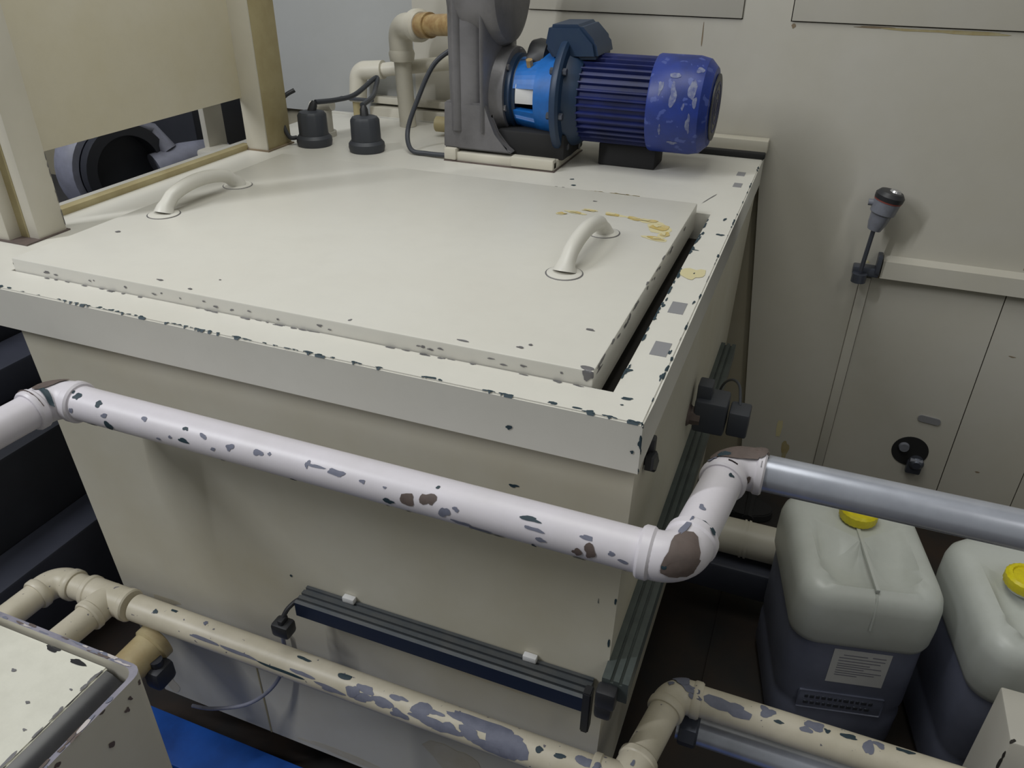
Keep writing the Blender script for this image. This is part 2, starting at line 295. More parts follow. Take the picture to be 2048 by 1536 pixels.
box(bm, -3.6, -1.10, Y, Y+.04, .333, 1.8, mi=6)
box(bm, -.1175, .0045, Y, Y+.04, .333, 1.8)
box(bm, -.72, 3.2, Y+.041, Y+.06, FZ, 1.8, mi=1)
# weld bead and rust along the upper seam, rust runs near the floor
bmesh.ops.recalc_face_normals(bm, faces=bm.faces); bvb = bm.copy(); bvh = BVHTree.FromBMesh(bvb)
for x, z, a, b, mi in ((.013, .324, .008, .007, 2), (.20, .329, .05, .0025, 2), (.42, .327, .10, .004, 3), (.30, .327, .06, .003, 3), (-.217, .28, .002, .03, 1),
                       (.225, -.97, .012, .035, 3), (.22, -1.02, .02, .03, 3), (.13, -1.1, .10, .03, 3), (.26, -1.10, .05, .025, 3), (.76, -.5, .008, .002, 1), (.78, -.9, .006, .002, 1),
                       (.19, -.88, .006, .04, 4), (.33, -.30, .012, .02, 4)):
    chip(bm, bvh, (x, Y, z), (1, 0, 0), a, b, mi)
bvb.free()
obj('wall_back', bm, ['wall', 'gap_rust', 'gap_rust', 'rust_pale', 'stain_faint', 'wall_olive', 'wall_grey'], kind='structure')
def slab(name, x0, x1, z0, z1, t=.006, m='wall'):
    b = new(); box(b, x0, x1, Y-t, Y+.034, z0, z1, bev=.002); return obj(name, b, m, kind='structure')
slab('door_1', -.72, -.119, .3355, 1.75)
slab('door_2', .007, 2.6, .3355, 1.75)
slab('trim_1', .3195, .3475, FZ, -.325, .006)
# projecting ledge on the wall
bm = new()
prism(bm, [(Y, -.252), (Y-.028, -.262), (Y-.03, -.312), (Y, -.316)], 0, .366, 2.4)
obj('trim_2', bm, 'wall', kind='structure', ang=20)
bm = new(); box(bm, .71, .7125, Y-.001, Y+.01, -.245, -.19); box(bm, .36, 2.4, Y-.002, Y+.005, -.323, -.317); obj('trim_3', bm, 'gap_rust', kind='structure')
# strip at the foot of the wall seen above the tank's rear edge
bm = new(); box(bm, -1.25, -.80, 1.455, 1.50, -.002, .032, bev=.003); box(bm, -1.25, -.80, 1.47, 1.50, .04, .062, bev=.003)
obj('trim_4', bm, 'cream', kind='structure')

# ================================================================ TANK
tank = empty('coolant_tank', (-.55, .7, FZ), 'large cream painted sheet metal tank with chipped rim and two-handled lid on top', 'tank')
bm = new()
def loft(bm, secs, mi=0):
    rs = [[bm.verts.new((x, y, z)) for x, y in ((a, c), (b, c), (b, d), (a, d))] for (a, b, c, d, z) in secs]
    for i in range(len(rs)-1):
        for k in range(4):
            f = bm.faces.new((rs[i][k], rs[i][(k+1) % 4], rs[i+1][(k+1) % 4], rs[i+1][k])); f.material_index = mi
    bm.faces.new(rs[0][::-1]).material_index = mi; bm.faces.new(rs[-1]).material_index = mi
loft(bm, [(-1.062, -.026, .015, 1.42, -1.03), (-1.130, -.006, .015, 1.42, -.078)])
L = [(-.18, .015, -.16, .006, .003, 1), (-.62, .015, -.5, .003, .003, 1), (-.04, .015, -.34, .0006, .006, 1), (-.014, .015, -.33, .0015, .005, 1), (-.018, .015, -.42, .0012, .012, 1)]
chips_into(bm, [(x, y, z, a, b, 0) for x, y, z, a, b, k in L], (1, 0, 0), [1])
chips_into(bm, [(-.48, .015, -.575, .07, .016, 0), (-.33, .015, -.585, .11, .020, 0), (-.20, .015, -.60, .07, .014, 0), (-.98, .015, -.70, .05, .012, 0), (-1.03, .015, -.99, .02, .03, 0), (-.60, .015, -1.01, .12, .010, 0), (-.28, .015, -.88, .06, .05, 0), (-.5, .015, -.2, .05, .008, 0)], (1, 0, 0), [3], .0002)
# vertical folded seam low on the front
box(bm, -.76, -.757, .0135, .016, -1.03, -.72, mi=2)
obj('body', bm, ['body', 'chip_dark', 'olive', 'body_stain'], tank)
# rim with the lid opening
bm = new()
OX0, OX1, OY0, OY1 = -1.174, -.056, .064, .878
RZ = -.078
box(bm, -1.42, 0, 0, OY0, RZ, 0)
box(bm, -1.42, OX0, OY0, OY1, RZ, 0)
box(bm, OX1, 0, OY0, OY1, RZ, 0)
box(bm, -1.42, 0, OY1, 1.45, RZ, 0)
bmesh.ops.remove_doubles(bm, verts=bm.verts, dist=1e-5)
bm.normal_update()
front = [e for e in bm.edges if all(abs(v.co.y) < 1e-5 and abs(v.co.z) < 1e-5 for v in e.verts) or all(abs(v.co.x) < 1e-5 and abs(v.co.z) < 1e-5 for v in e.verts)]
bmesh.ops.bevel(bm, geom=front, offset=.0022, segments=2, affect='EDGES')
box(bm, OX0-.01, OX1+.01, OY0-.01, OY1+.01, -.079, -.060, mi=3)
box(bm, -1.42, -.002, 1.452, 1.47, -.06, .004)
bmesh.ops.recalc_face_normals(bm, faces=bm.faces); src = bm.copy(); bvh = BVHTree.FromBMesh(src)
for x, y, a, b in CHIPS_RIM:
    mi = 1
    if y < .03:
        k = max(1, int(a/.010))
        for j in range(k*2):                      # a run of small flakes along the edge
            xx = x+(j/(k*2-1)-.5)*2*a if k > 0 else x
            chip(bm, bvh, (xx, max(y, 0)+RNG.uniform(-.001, .001), .001), (1, 0, 0), RNG.uniform(.003, .008), min(b, .0042)*RNG.uniform(.4, .8), mi)
    else: chip(bm, bvh, (x, y, 0), (1, 0, 0) if a > b*.8 else (0, 1, 0), max(a, b)*.8, min(a, b)*.6, mi)
for x, z, a, b in CHIPS_RIMF: chip(bm, bvh, (x, 0, z), (1, 0, 0), a, b, 1)
for i in range(26):                                # right-hand edge
    y = RNG.uniform(.02, 1.4); chip(bm, bvh, (-.001, y, .001), (0, 1, 0), RNG.uniform(.003, .012), RNG.uniform(.0015, .003), 1)
for i in range(36):                                # along the lid opening
    y = RNG.uniform(.09, .85); chip(bm, bvh, (OX1+RNG.uniform(0, .006)*RNG.random(), y, 0), (0, 1, 0), RNG.uniform(.004, .014), RNG.uniform(.001, .003), 2)
for i in range(40):
    x = RNG.uniform(-1.1, -.1); chip(bm, bvh, (x, OY0-RNG.uniform(0, .003), 0), (1, 0, 0), RNG.uniform(.003, .008), RNG.uniform(.001, .0025), 4)
chip(bm, bvh, (-.029, .524, 0), (1, 0, 0), .018, .028, 5); chip(bm, bvh, (-.029, .524, 0), (1, 0, 0), .002, .003, 1, eps=.0009)
for i, (x, y) in enumerate(((-.028, .366), (-.023, .212), (-.031, 1.13), (-.036, 1.235))):
    s = 1 if i < 2 else .8
    box(bm, x-.0125*s, x+.0125*s, y-.023*s, y+.023*s, -.001, .0006, mi=6)
chip(bm, bvh, (-.06, .27, 0), (1, 0, 0), .006, .01, 1)
for x, y, a, b in ((-.42, 1.02, .006, .004), (-.40, .97, .006, .004)): chip(bm, bvh, (x, y, 0), (1, 0, 0), a, b, 1)
chip(bm, bvh, (-.075, 1.0, 0), (.25, 1, 0), .05, .0016, 7)
src.free()
obj('rim', bm, ['lid', 'chip_dark', 'chip_dark', 'gap', 'cast', 'stain_faint', 'steel_sq', 'cast'], tank, ang=30)
# lid
bm = new()
LT = .024
box(bm, -1.168, -.086, .066, .870, -.036, LT, bev=.003)
bmesh.ops.recalc_face_normals(bm, faces=bm.faces); src = bm.copy(); bvh = BVHTree.FromBMesh(src)
for x, y, a, b in STAIN:
    chip(bm, bvh, (x, y, LT), (1, -.1, 0), a*1.4, b*1.2, 5, eps=.0002)
    chip(bm, bvh, (x, y, LT), (1, -.15, 0), a*1.05, b*.8, 1, eps=.0009)
    chip(bm, bvh, (x+RNG.uniform(-.01, .01), y, LT), (1, .2, 0), a*.5, b*.4, 5, eps=.0016)
for x, y, a, b in SPECK: chip(bm, bvh, (x, y, LT), (1, 0, 0), a*.8, b*.8, 2)
for i in range(26):
    y = RNG.uniform(.08, .86)*(RNG.random()*.6+.4); chip(bm, bvh, (-.0865, y, LT-RNG.uniform(0, .012)), (0, 1, 0), RNG.uniform(.004, .014), RNG.uniform(.001, .0035), 3)
for i in range(26):
    x = RNG.uniform(-1.2, -.1); chip(bm, bvh, (x, .066, LT-RNG.uniform(.010, .017)), (1, 0, 0), RNG.uniform(.002, .006), RNG.uniform(.001, .002), 3)
chip(bm, bvh, (-.092, .066, LT-.004), (1, 0, 0), .008, .010, 3); chip(bm, bvh, (-.096, .073, LT), (1, 0, 0), .007, .005, 3)
src.free()
lid = obj('lid', bm, ['lid', 'stain', 'cast', 'cast', 'gap', 'stain_faint'], tank, ang=30)
# handles
def handle_bm(x, y0, y1, dx=0.):
    b = new(); r = .0145; H = LT+.043
    pts = [V((x, y0, LT+.002)), V((x, y0+.004, LT+.012))]
    n = 14
    for i in range(n+1):
        k = i/n; y = y0+.012+(y1-y0-.024)*k
        z = LT+.018+(H-LT-.018)*(math.sin(PI*k)**.55)
        pts.append(V((x+dx*k, y, z)))
    pts += [V((x+dx, y1-.004, LT+.012)), V((x+dx, y1, LT+.002))]
    rr = [.022, .017]+[r]*(n+1)+[.017, .022]
    tube(b, pts, rr, 16)
    return b
hpos = (-.243, .545)
h = obj('handle', handle_bm(-.231, .384, .602, .006), 'lid', lid)
for y, dx in ((.380, 0), (.607, .006)):
    b = new(); ring_profile(b, (-.231+dx, y, LT-.001), (0, 0, 1), [(0, .031), (.0025, .031), (.004, .027), (.005, .012)], 28)
    ring_profile(b, (-.231+dx, y, LT-.001), (0, 0, 1), [(0, .0335), (.0014, .0335)], 28, mi=1)
    obj('flange', b, ['lid', 'cast'], h)
h2 = dup(h, lid, h.location+V((-.862, -.018, 0)))
# mounted stub pipe on the tank's right side
bm = new()
tube(bm, [(-.03, .93, -.91), (.34, .93, -.91)], .050, 28); 
for x in (.145, .157): ring_profile(bm, (x, .93, -.91), (1, 0, 0), [(0, .053), (.006, .053)], 28)
obj('outlet_pipe', bm, 'cream', tank)
bm = new(); box(bm, .0, .27, .86, 1.0, -1.06, -.965, bev=.01); obj('foot_block', bm, 'machine_blue', tank)
for x in (-1.0, -.12):
    for y in (.12, 1.3):
        b = new(); box(b, x-.03, x+.03, y-.03, y+.03, FZ, -1.03, bev=.003); obj('leg', b, 'machine', tank)

# rear black strip and cream block at the tank's back edge
bm = new(); box(bm, -.33, .004, 1.400, 1.425, .0, .016, bev=.004); obj('rubber_strip', bm, 'black_soft', label='black rubber strip lying on the rear right edge of the tank', cat='strip', origin=(-.16, 1.41, 0))
bm = new(); box(bm, -.26, .004, 1.452, 1.498, .005, .038, bev=.003); obj('trim_5', bm, 'cream', kind='structure')

# ================================================================ GUARD FRAME (left, standing on the tank edge)
gd = empty('machine_guard', (-1.33, .6, 0), 'cream sheet guard between two angle posts on the left edge of the tank', 'machine guard')
bm = new(); box(bm, -1.345, -1.333, .262, .975, .137, .60, bev=.002)
bmesh.ops.recalc_face_normals(bm, faces=bm.faces); bvb = bm.copy(); bvh = BVHTree.FromBMesh(bvb)
chip(bm, bvh, (-1.333, .315, .275), (0, 0, 1), .008, .004, 1); bvb.free()
obj('panel', bm, ['guard', 'cast'], gd)
def post(y0, y1, x0, x1, yy):
    b = new()
    box(b, x0, x1, y0, y0+.006, 0, .60, mi=0, bev=.0015)       # flange facing the front
    box(b, x1-.006, x1, y0+.006, y1, 0, .60, mi=1, bev=.0015)  # flange facing the tank, shading and dirt put into its olive colour
    box(b, x0-.004, x1+.006, y0-.004, y1+.004, 0, .004, mi=2)
    return b
b = post(.945, 1.055, -1.34, -1.272, 0)
obj('post', b, ['cream', 'olive', 'gap_rust'], gd)
b = new()
box(b, -1.352, -1.303, .168, .200, 0, .60, mi=0, bev=.003)
box(b, -1.303, -1.282, .195, .215, 0, .60, mi=1)
box(b, -1.284, -1.256, .196, .262, 0, .60, mi=0, bev=.003)
box(b, -1.36, -1.252, .163, .266, 0, .003, mi=2)
bmesh.ops.recalc_face_normals(b, faces=b.faces); bvb = b.copy(); bvh = BVHTree.FromBMesh(bvb)
for i in range(16):
    z = RNG.uniform(.01, .17); chip(b, bvh, (-1.256, .262, z), (0, 0, 1), RNG.uniform(.003, .008), .002, 3)
bvb.free()
obj('post', b, ['cream', 'olive', 'chip_brown', 'cast'], gd)
b = new(); box(b, -1.365, -1.338, .28, .96, -.004, .014, bev=.003); obj('sill', b, ['olive'], gd)

# ================================================================ DARK MACHINE behind the guard and at far left
mc = empty('machine_tool', (-2.0, .7, FZ), 'dark machine interior seen under the cream guard and left of the tank', 'machine')
bm = new()
box(bm, -3.2, -1.62, -.9, 1.45, FZ, -.62, bev=.01); box(bm, -3.2, -2.0, -.9, 1.45, -.62, -.35, bev=.01)
obj('bed', bm, 'machine', mc)
bm = new(); box(bm, -1.62, -1.50, -1.2, .9, FZ, -.86, bev=.008); box(bm, -1.99, -1.84, -1.2, .9, -.62, -.52, bev=.008); obj('rail', bm, 'machine_blue', mc)
bm = new(); box(bm, -3.2, -3.1, -1.2, 1.48, -.5, 1.2); box(bm, -2.2, -1.75, 1.2, 1.47, -.6, .7, bev=.01); obj('housing', bm, 'machine', mc)
bm = new()
ring_profile(bm, (-1.70, .83, -.06), (1, -.25, 0), [(0, .05), (0, .115), (.02, .125), (.05, .125), (.05, .095), (-.03, .09)], 40)
obj('drum', bm, 'machine', mc)
bm = new(); ring_profile(bm, (-1.69, .825, -.06), (1, -.25, 0), [(-.07, .152), (-.02, .152), (.0, .140), (.0, .122), (-.07, .122)], 40); obj('drum_ring', bm, 'grey_part', mc)
bm = new()
tube(bm, [(-1.64, .90, -.08), (-1.60, .98, -.06), (-1.58, 1.06, -.05), (-1.58, 1.13, -.06)], [.05, .048, .032, .02], 16)
tube(bm, [(-1.62, .94, -.03), (-1.66, .93, .03), (-1.66, .88, .05)], [.026, .02, .014], 12)
obj('clamp', bm, 'grey_part', mc)
bm = new(); box(bm, -1.56, -1.54, 1.02, 1.10, -.08, .16, bev=.004); box(bm, -1.56, -1.50, 1.0, 1.18, .12, .17, bev=.004); box(bm, -1.56, -1.50, .98, 1.08, -.10, -.03, bev=.01)
obj('bracket', bm, 'wall', mc)

# ================================================================ PUMP AND MOTOR
pm = empty('pump', (-.63, 1.2, .03), 'grey cast pump with scuffed blue electric motor on a cream base plate', 'pump')
AX = (-.63, 1.205, .162)
# casing
def superring(bm, cx, cy, hx, hy, z, n=40, p=3.0):
    out = []
    for k in range(n):
        t = 2*PI*k/n; c, s = math.cos(t), math.sin(t)
        out.append(bm.verts.new((cx+hx*math.copysign(abs(c)**(2/p), c), cy+hy*math.copysign(abs(s)**(2/p), s), z)))
    return out
def loft_rings(bm, rings, mi=0):
    n = len(rings[0])
    for i in range(len(rings)-1):
        for k in range(n):
            f = bm.faces.new((rings[i][k], rings[i][(k+1) % n], rings[i+1][(k+1) % n], rings[i+1][k])); f.material_index = mi
    f = bm.faces.new(rings[0][::-1]); f.material_index = mi
    f = bm.faces.new(rings[-1]); f.material_index = mi
bm = new()
S = [(.045, .060, .110, 1.18), (.08, .062, .112, 1.18), (.12, .065, .112, 1.18), (.20, .067, .112, 1.18), (.30, .068, .112, 1.18), (.40, .068, .110, 1.18), (.48, .060, .098, 1.18), (.54, .045, .08, 1.18), (.565, .02, .04, 1.18)]
loft_rings(bm, [superring(bm, -.735, cy, hx, hy, z, 40, 2.5) for z, hx, hy, cy in S])
# raised rounded belts running over the casing
for x, w_, e in ((-.755, .034, .010), (-.683, .017, .008)):
    loft_rings(bm, [superring(bm, x, cy, w_, hy+e, z, 32, 2.0) for z, hx, hy, cy in S[1:-1]])
ring_profile(bm, (-.735, 1.185, .41), (1, 0, 0), [(-.05, .08), (-.04, .12), (0, .135), (.07, .135), (.09, .125), (.10, .10)], 44)
# volute bulge around the shaft, and its cover ring
ring_profile(bm, (-.70, 1.205, .165), (1, 0, 0), [(-.045, .09), (-.035, .115), (0, .122), (.03, .120), (.045, .11), (.060, .108), (.060, .085)], 40)
for k in range(6):
    t = k*PI/3+.3; ring_profile(bm, (-.64, 1.205+math.cos(t)*.098, .165+math.sin(t)*.098), (1, 0, 0), [(-.01, .008), (.006, .008)], 6)
obj('casing', bm, 'cast', pm)
bm = new()
prism(bm, [(-.795, .032), (-.600, .032), (-.612, .042), (-.632, .052), (-.652, .075), (-.668, .11), (-.674, .15), (-.79, .15)], 1, 1.068, 1.10, bev=.004)
prism(bm, [(-.795, .032), (-.600, .032), (-.632, .05), (-.66, .10), (-.79, .12)], 1, 1.235, 1.265, bev=.004)
box(bm, -.79, -.665, 1.08, 1.26, .032, .06, bev=.004)
obj('foot', bm, 'cast', pm)
bm = new()
box(bm, -.785, -.483, 1.062, 1.30, .0, .024, bev=.003)
box(bm, -.79, -.755, 1.056, 1.085, .003, .034, bev=.004); box(bm, -.60, -.483, 1.056, 1.085, .003, .030, bev=.004)
box(bm, -.79, -.48, 1.055, 1.305, -.001, .0025, mi=1)
obj('base_plate', bm, ['cream', 'chip_brown'], pm)
# bracket (lantern) between pump and motor
bm = new()
def lath(b, x, prof, seg=40, mi=0, flute=None): ring_profile(b, (x, AX[1], AX[2]), (1, 0, 0), prof, seg, mi, flute)
lath(bm, -.645, [(0, .096), (.018, .096), (.022, .088), (.03, .086)], mi=1)
for t0, t1 in ((200, 262), (285, 340), (20, 70), (95, 165)):     # four blue webs with windows between them
    n = 10; A = []
    for i in range(n+1):
        t = math.radians(t0+(t1-t0)*i/n); A.append(t)
    for i in range(n):
        for r0, r1 in ((.072, .088),):
            q = []
            for xx in (-.62, -.505):
                for rr in (r0, r1):
                    for t in (A[i], A[i+1]):
                        e = 1+(.22 if xx > -.56 else 0)
                        q.append(bm.verts.new((xx, AX[1]+math.cos(t)*rr*e, AX[2]+math.sin(t)*rr*e)))
            for idx in ((0, 1, 3, 2), (4, 5, 7, 6), (0, 1, 5, 4), (2, 3, 7, 6), (0, 2, 6, 4), (1, 3, 7, 5)):
                bm.faces.new([q[j] for j in idx])
bmesh.ops.remove_doubles(bm, verts=bm.verts, dist=1e-5)
lath(bm, -.56, [(0, .10), (.05, .112), (.058, .125), (.066, .13)])
obj('bracket', bm, ['blue_light', 'blue_dark'], pm)
bm = new(); lath(bm, -.64, [(0, .035), (.1, .035), (.1, .055), (.13, .055)], 24); obj('shaft', bm, 'black', pm)
bm = new()
for i in range(8):
    t0, t1 = math.radians(186+i*3.8), math.radians(186+(i+1)*3.8)
    def P(t, x, r=.0895): return (x, AX[1]+math.cos(t)*r, AX[2]-math.sin(t)*r)
    f = [bm.verts.new(P(t, x)) for t, x in ((t0-.25, -.612), (t1-.25, -.612), (t1-.25, -.556), (t0-.25, -.556))]
    f2 = [bm.verts.new(P(t, x, .086)) for t, x in ((t0-.25, -.612), (t1-.25, -.612), (t1-.25, -.556), (t0-.25, -.556))]
    bm.faces.new(f); bm.faces.new(f2[::-1])
    for a in range(4): bm.faces.new((f[a], f2[a], f2[(a+1) % 4], f[(a+1) % 4]))
bmesh.ops.remove_doubles(bm, verts=bm.verts, dist=1e-5)
obj('nameplate', bm, 'paper', pm, label='white nameplate')
# motor flange
bm = new()
lath(bm, -.500, [(0, .118), (0, .150), (.006, .153), (.016, .153), (.022, .146), (.024, .11)], 48)
for k in range(8):
    t = k*PI/4+.2; ring_profile(bm, (-.51, AX[1]+math.cos(t)*.135, AX[2]+math.sin(t)*.135), (1, 0, 0), [(0, .009), (.042, .009)], 6, mi=1)
lath(bm, -.478, [(0, .125), (.02, .118), (.035, .106)], 48)
obj('motor_flange', bm, ['blue_dark', 'dark_steel'], pm)
# terminal box on top
bm = new()
prism(bm, [(-.545, .285), (-.535, .335), (-.455, .338), (-.415, .300), (-.405, .262), (-.52, .255)], 1, 1.14, 1.29, bev=.008)
obj('terminal_box', bm, 'blue_dark', pm)
bm = new(); ring_profile(bm, (-.60, 1.215, .235), (1, 0, 0), [(0, .03), (0, .055), (.02, .06), (.045, .055), (.055, .03)], 24); obj('coupling_guard', bm, 'black', pm)
bm = new(); ring_profile(bm, (-.585, 1.15, .235), (0, -.4, 1), [(0, .009), (.018, .009)], 6); obj('bolt', bm, 'orange', pm)
# finned motor body
bm = new()
def fl(k): return 1.0 if (k % 6) in (0, 1) else .92
lath(bm, -.455, [(0, .108), (.006, .108), (.19, .108), (.195, .108)], 216, flute=fl)
obj('motor_body', bm, 'blue', pm, ang=25)
bm = new()
lath(bm, -.268, [(0, .100), (0, .1135), (.004, .1155), (.10, .1155), (.125, .110), (.143, .092), (.148, .07), (.148, .001)], 56)
chips_into(bm, CHIPS_FAN, (1, 0, 0), [1])
obj('fan_cover', bm, ['blue_worn', 'scuff'], pm, ang=30)
bm = new(); lath(bm, -.1205, [(0, .078), (.003, .078)], 40)
for r in (.06, .04, .02): lath(bm, -.118, [(0, r), (.0015, r), (.0015, r-.006), (0, r-.006)], 32, mi=1)
obj('grille', bm, ['black', 'blue'], pm)
bm = new(); box(bm, -.40, -.25, 1.18, 1.28, .0, .058, bev=.004); obj('motor_foot_shade', bm, 'black_soft', pm)  # black block added as the dark shade under the motor
bm = new(); box(bm, -.655, -.47, 1.10, 1.27, .02, .085, bev=.006); obj('bracket_shade_block', bm, 'black_soft', pm)  # black block added for the shade beneath lantern and flange

# suction pipework behind pots
sp = empty('suction_pipe', (-1.07, 1.38, 0), 'cream painted upright pipe with elbow feeding the pump from the left', 'pipe')
bm = new(); tube(bm, [(-1.07, 1.38, 0), (-1.078, 1.38, .215)], .0255, 24); obj('pipe', bm, 'cream', sp)
bm = new()
p0, c0, p1 = (-1.078, 1.38, .205), (-1.08, 1.38, .285), (-.985, 1.33, .295)
tube(bm, [p0]+arc(p0, c0, p1, .04)+[p1], .035, 24)
ring_profile(bm, (-1.078, 1.38, .19), (0, 0, 1), [(0, .036), (.02, .039), (.03, .036)], 24)
d = (V(p1)-V(c0)).normalized(); ring_profile(bm, V(p1)-d*.03, d, [(0, .037), (.008, .044), (.03, .044), (.036, .036)], 24)
obj('elbow', bm, 'cream', sp)
bm = new(); ring_profile(bm, p1, d, [(0, .032), (.02, .034), (.05, .034), (.05, .028), (.22, .028)], 20); obj('nipple', bm, 'orange', sp)
rp = empty('return_pipe', (-1.25, 1.43, 0), 'thin cream pipe with white elbow and lever valve running low along the wall', 'pipe')
bm = new(); tube(bm, [(-1.235, 1.44, .142), (-.80, 1.44, .205)], .0205, 20); obj('pipe', bm, 'cream', rp)
bm = new(); p0, c0, p1 = (-1.18, 1.44, .150), (-1.27, 1.44, .142), (-1.275, 1.43, .05)
tube(bm, [p0]+arc(p0, c0, p1, .03)+[p1], .028, 20); obj('elbow', bm, 'cream', rp)
bm = new(); tube(bm, [(-1.275, 1.43, .06), (-1.275, 1.43, .0)], .018, 16, mi=0); box(bm, -1.32, -1.20, 1.395, 1.405, .058, .068, mi=1, bev=.002); obj('valve', bm, ['olive', 'grey_plastic'], rp)

# two dark cable plugs on the tank top
def plug(name, x, y, label, lean):
    r = empty(name, (x, y, 0), label, 'sensor', 'dark round float switch heads by the pipe')
    b = new(); ring_profile(b, (x, y, 0), (0, 0, 1), [(0, .047), (.012, .050), (.022, .049), (.03, .042)], 36); obj('base', b, 'grey_plastic', r)
    b = new(); ring_profile(b, (x, y, .028), (0, 0, 1), [(0, .041), (.055, .040), (.063, .034), (.067, .01)], 36, flute=lambda k: 1.0 if k % 3 else .96)
    obj('head', b, 'grey_plastic', r)
    b = new(); ring_profile(b, (x, y, .09), lean, [(0, .012), (.02, .011), (.03, .007)], 16); obj('cable_gland', b, 'black', r)
    return r
plug('float_switch', -1.200, 1.065, 'dark round switch head beside the rear guard post', (.3, .3, 1))
plug('float_switch', -1.030, 1.065, 'dark round switch head nearest the upright cream pipe', (-.2, .3, 1))
def cable(name, pts, r, m, label, cat='cable'):
    cv = bpy.data.curves.new(name, 'CURVE')   # evaluated to a smooth polyline below
    P = [V(p) for p in pts]; out = []
    for i in range(len(P)-1):
        a = P[max(i-1, 0)]; b = P[i]; c = P[i+1]; e = P[min(i+2, len(P)-1)]
        for k in range(8):
            t = k/8; out.append(.5*((2*b)+(c-a)*t+(2*a-5*b+4*c-e)*t*t+(3*b-a-3*c+e)*t**3))
    out.append(P[-1]); bpy.data.curves.remove(cv)
    b = new(); tube(b, out, r, 10); return obj(name, b, m, label=label, cat=cat, origin=pts[0])
cable('cable', [(-1.19, 1.075, .115), (-1.17, 1.15, .11), (-1.15, 1.22, .115), (-1.16, 1.36, .14), (-1.13, 1.30, .12), (-1.07, 1.18, .12), (-1.037, 1.07, .12)], .007, 'grey_plastic', 'black cable looping between the two round switch heads')
cable('cable', [(-1.262, 1.085, .14), (-1.285, 1.06, .12), (-1.285, 1.04, .07), (-1.26, 1.03, .025), (-1.245, 1.045, .02)], .006, 'black', 'black cable curling from the guard post to a switch head')
cable('cable', [(-.80, 1.20, .27), (-.87, 1.18, .22), (-.915, 1.15, .12), (-.93, 1.12, .05), (-.90, 1.08, .012), (-.85, 1.075, .008), (-.79, 1.07, .01)], .0065, 'grey_plastic', 'thin dark cable hanging down beside the grey pump casing')
bm = new(); tube(bm, [(-1.235, 1.17, .012), (-1.235, 1.17, .075)], .026, 20); tube(bm, [(-1.27, 1.17, .08), (-1.20, 1.17, .09)], .016, 14); tube(bm, [(-1.235, 1.17, 0), (-1.235, 1.17, .014)], .034, 20)
obj('pipe_fitting', bm, 'wall', label='small pale pipe fitting behind the left switch head', cat='fitting', origin=(-1.235, 1.17, 0))
bm = new(); tube(bm, [(-.86, 1.30, .0), (-.86, 1.30, .05)], .030, 18); tube(bm, [(-.93, 1.30, .035), (-.79, 1.30, .035)], .022, 18)
obj('drain_fitting', bm, 'olive', label='yellowed pipe fitting half hidden behind the grey pump casing', cat='fitting', origin=(-.86, 1.30, 0))

# ================================================================ WALL FITTINGS
ls = empty('level_sensor', (.325, 1.46, -.2), 'grey cylindrical sensor with dark cap on the back wall above the ledge end', 'sensor')
dv = V((.20, .0, 1)).normalized(); a0 = V((.318, 1.44, -.165))
bm = new(); ring_profile(bm, a0, dv, [(0, .018), (.02, .024), (.045, .027), (.05, .033), (.085, .035)], 28); obj('body', bm, 'sensor', ls)
bm = new(); ring_profile(bm, a0+dv*.083, dv, [(0, .036), (.005, .036)], 28); obj('ring', bm, 'red', ls)
bm = new(); ring_profile(bm, a0+dv*.087, dv, [(0, .037), (.012, .038), (.022, .030), (.024, .01)], 28); obj('cap', bm, 'black', ls)
bm = new(); ring_profile(bm, a0+dv*.108+V((.008, 0, 0)), dv, [(0, .016), (.006, .012)], 16); obj('lens', bm, 'steel_bright', ls)
bm = new(); tube(bm, [(.318, 1.44, -.16), (.312, 1.45, -.29)], .006, 10); obj('rod', bm, 'dark_steel', ls)
bm = new(); tube(bm, [a0+dv*.075, a0+dv*.075+V((-.045, 0, .0))], .009, 12); tube(bm, [(.33, 1.47, -.10), (.33, 1.50, -.10)], .012, 12); obj('connector', bm, 'sensor', ls)
bm = new(); box(bm, .292, .362, 1.465, 1.50, -.312, -.285, bev=.004); tube(bm, [(.312, 1.455, -.30), (.312, 1.455, -.325)], .020, 16); box(bm, .350, .362, 1.46, 1.50, -.30, -.245, bev=.002)
obj('bracket', bm, 'dark_steel', ls)
bm = new()
prism(bm, [(.605+.027+math.cos(math.radians(t))*.009, -.752+math.sin(math.radians(t))*.011) for t in range(-90, 91, 30)]+[(.605-.019+math.cos(math.radians(t))*.009, -.748+math.sin(math.radians(t))*.011) for t in range(90, 271, 30)], 1, Y-.004, Y+.001)
obj('cover_plate', bm, 'steel_sq', label='small grey oval slot plate on the back wall above the round hole', cat='plate', origin=(.605, Y, -.75))
hv = empty('wall_valve', (.585, 1.49, -.885), 'small valve inside a dark round hole in the back wall', 'valve')
bm = new(); ring_profile(bm, (.585, Y-.002, -.873), (0, 1, 0), [(0, .0), (0, .052), (.003, .053), (.003, 0)], 36, mi=0); obj('hole', bm, ['black_soft'], hv)
bm = new(); ring_profile(bm, (.61, Y-.02, -.905), (0, 1, 0), [(-.01, .012), (0, .022), (.02, .022)], 20); box(bm, .585, .63, Y-.02, Y, -.945, -.90, bev=.006); obj('valve_body', bm, 'dark_steel', hv)
bm = new(); ring_profile(bm, (.565, Y-.012, -.86), (0, 1, 0), [(0, .014), (.01, .016)], 16); tube(bm, [(.59, Y-.02, -.893), (.625, Y-.02, -.893)], .007, 10); obj('valve_knob', bm, 'sensor', hv)
bm = new(); tube(bm, [(.15, 1.30, -1.135), (.15, 1.45, -1.13)], .02, 10)
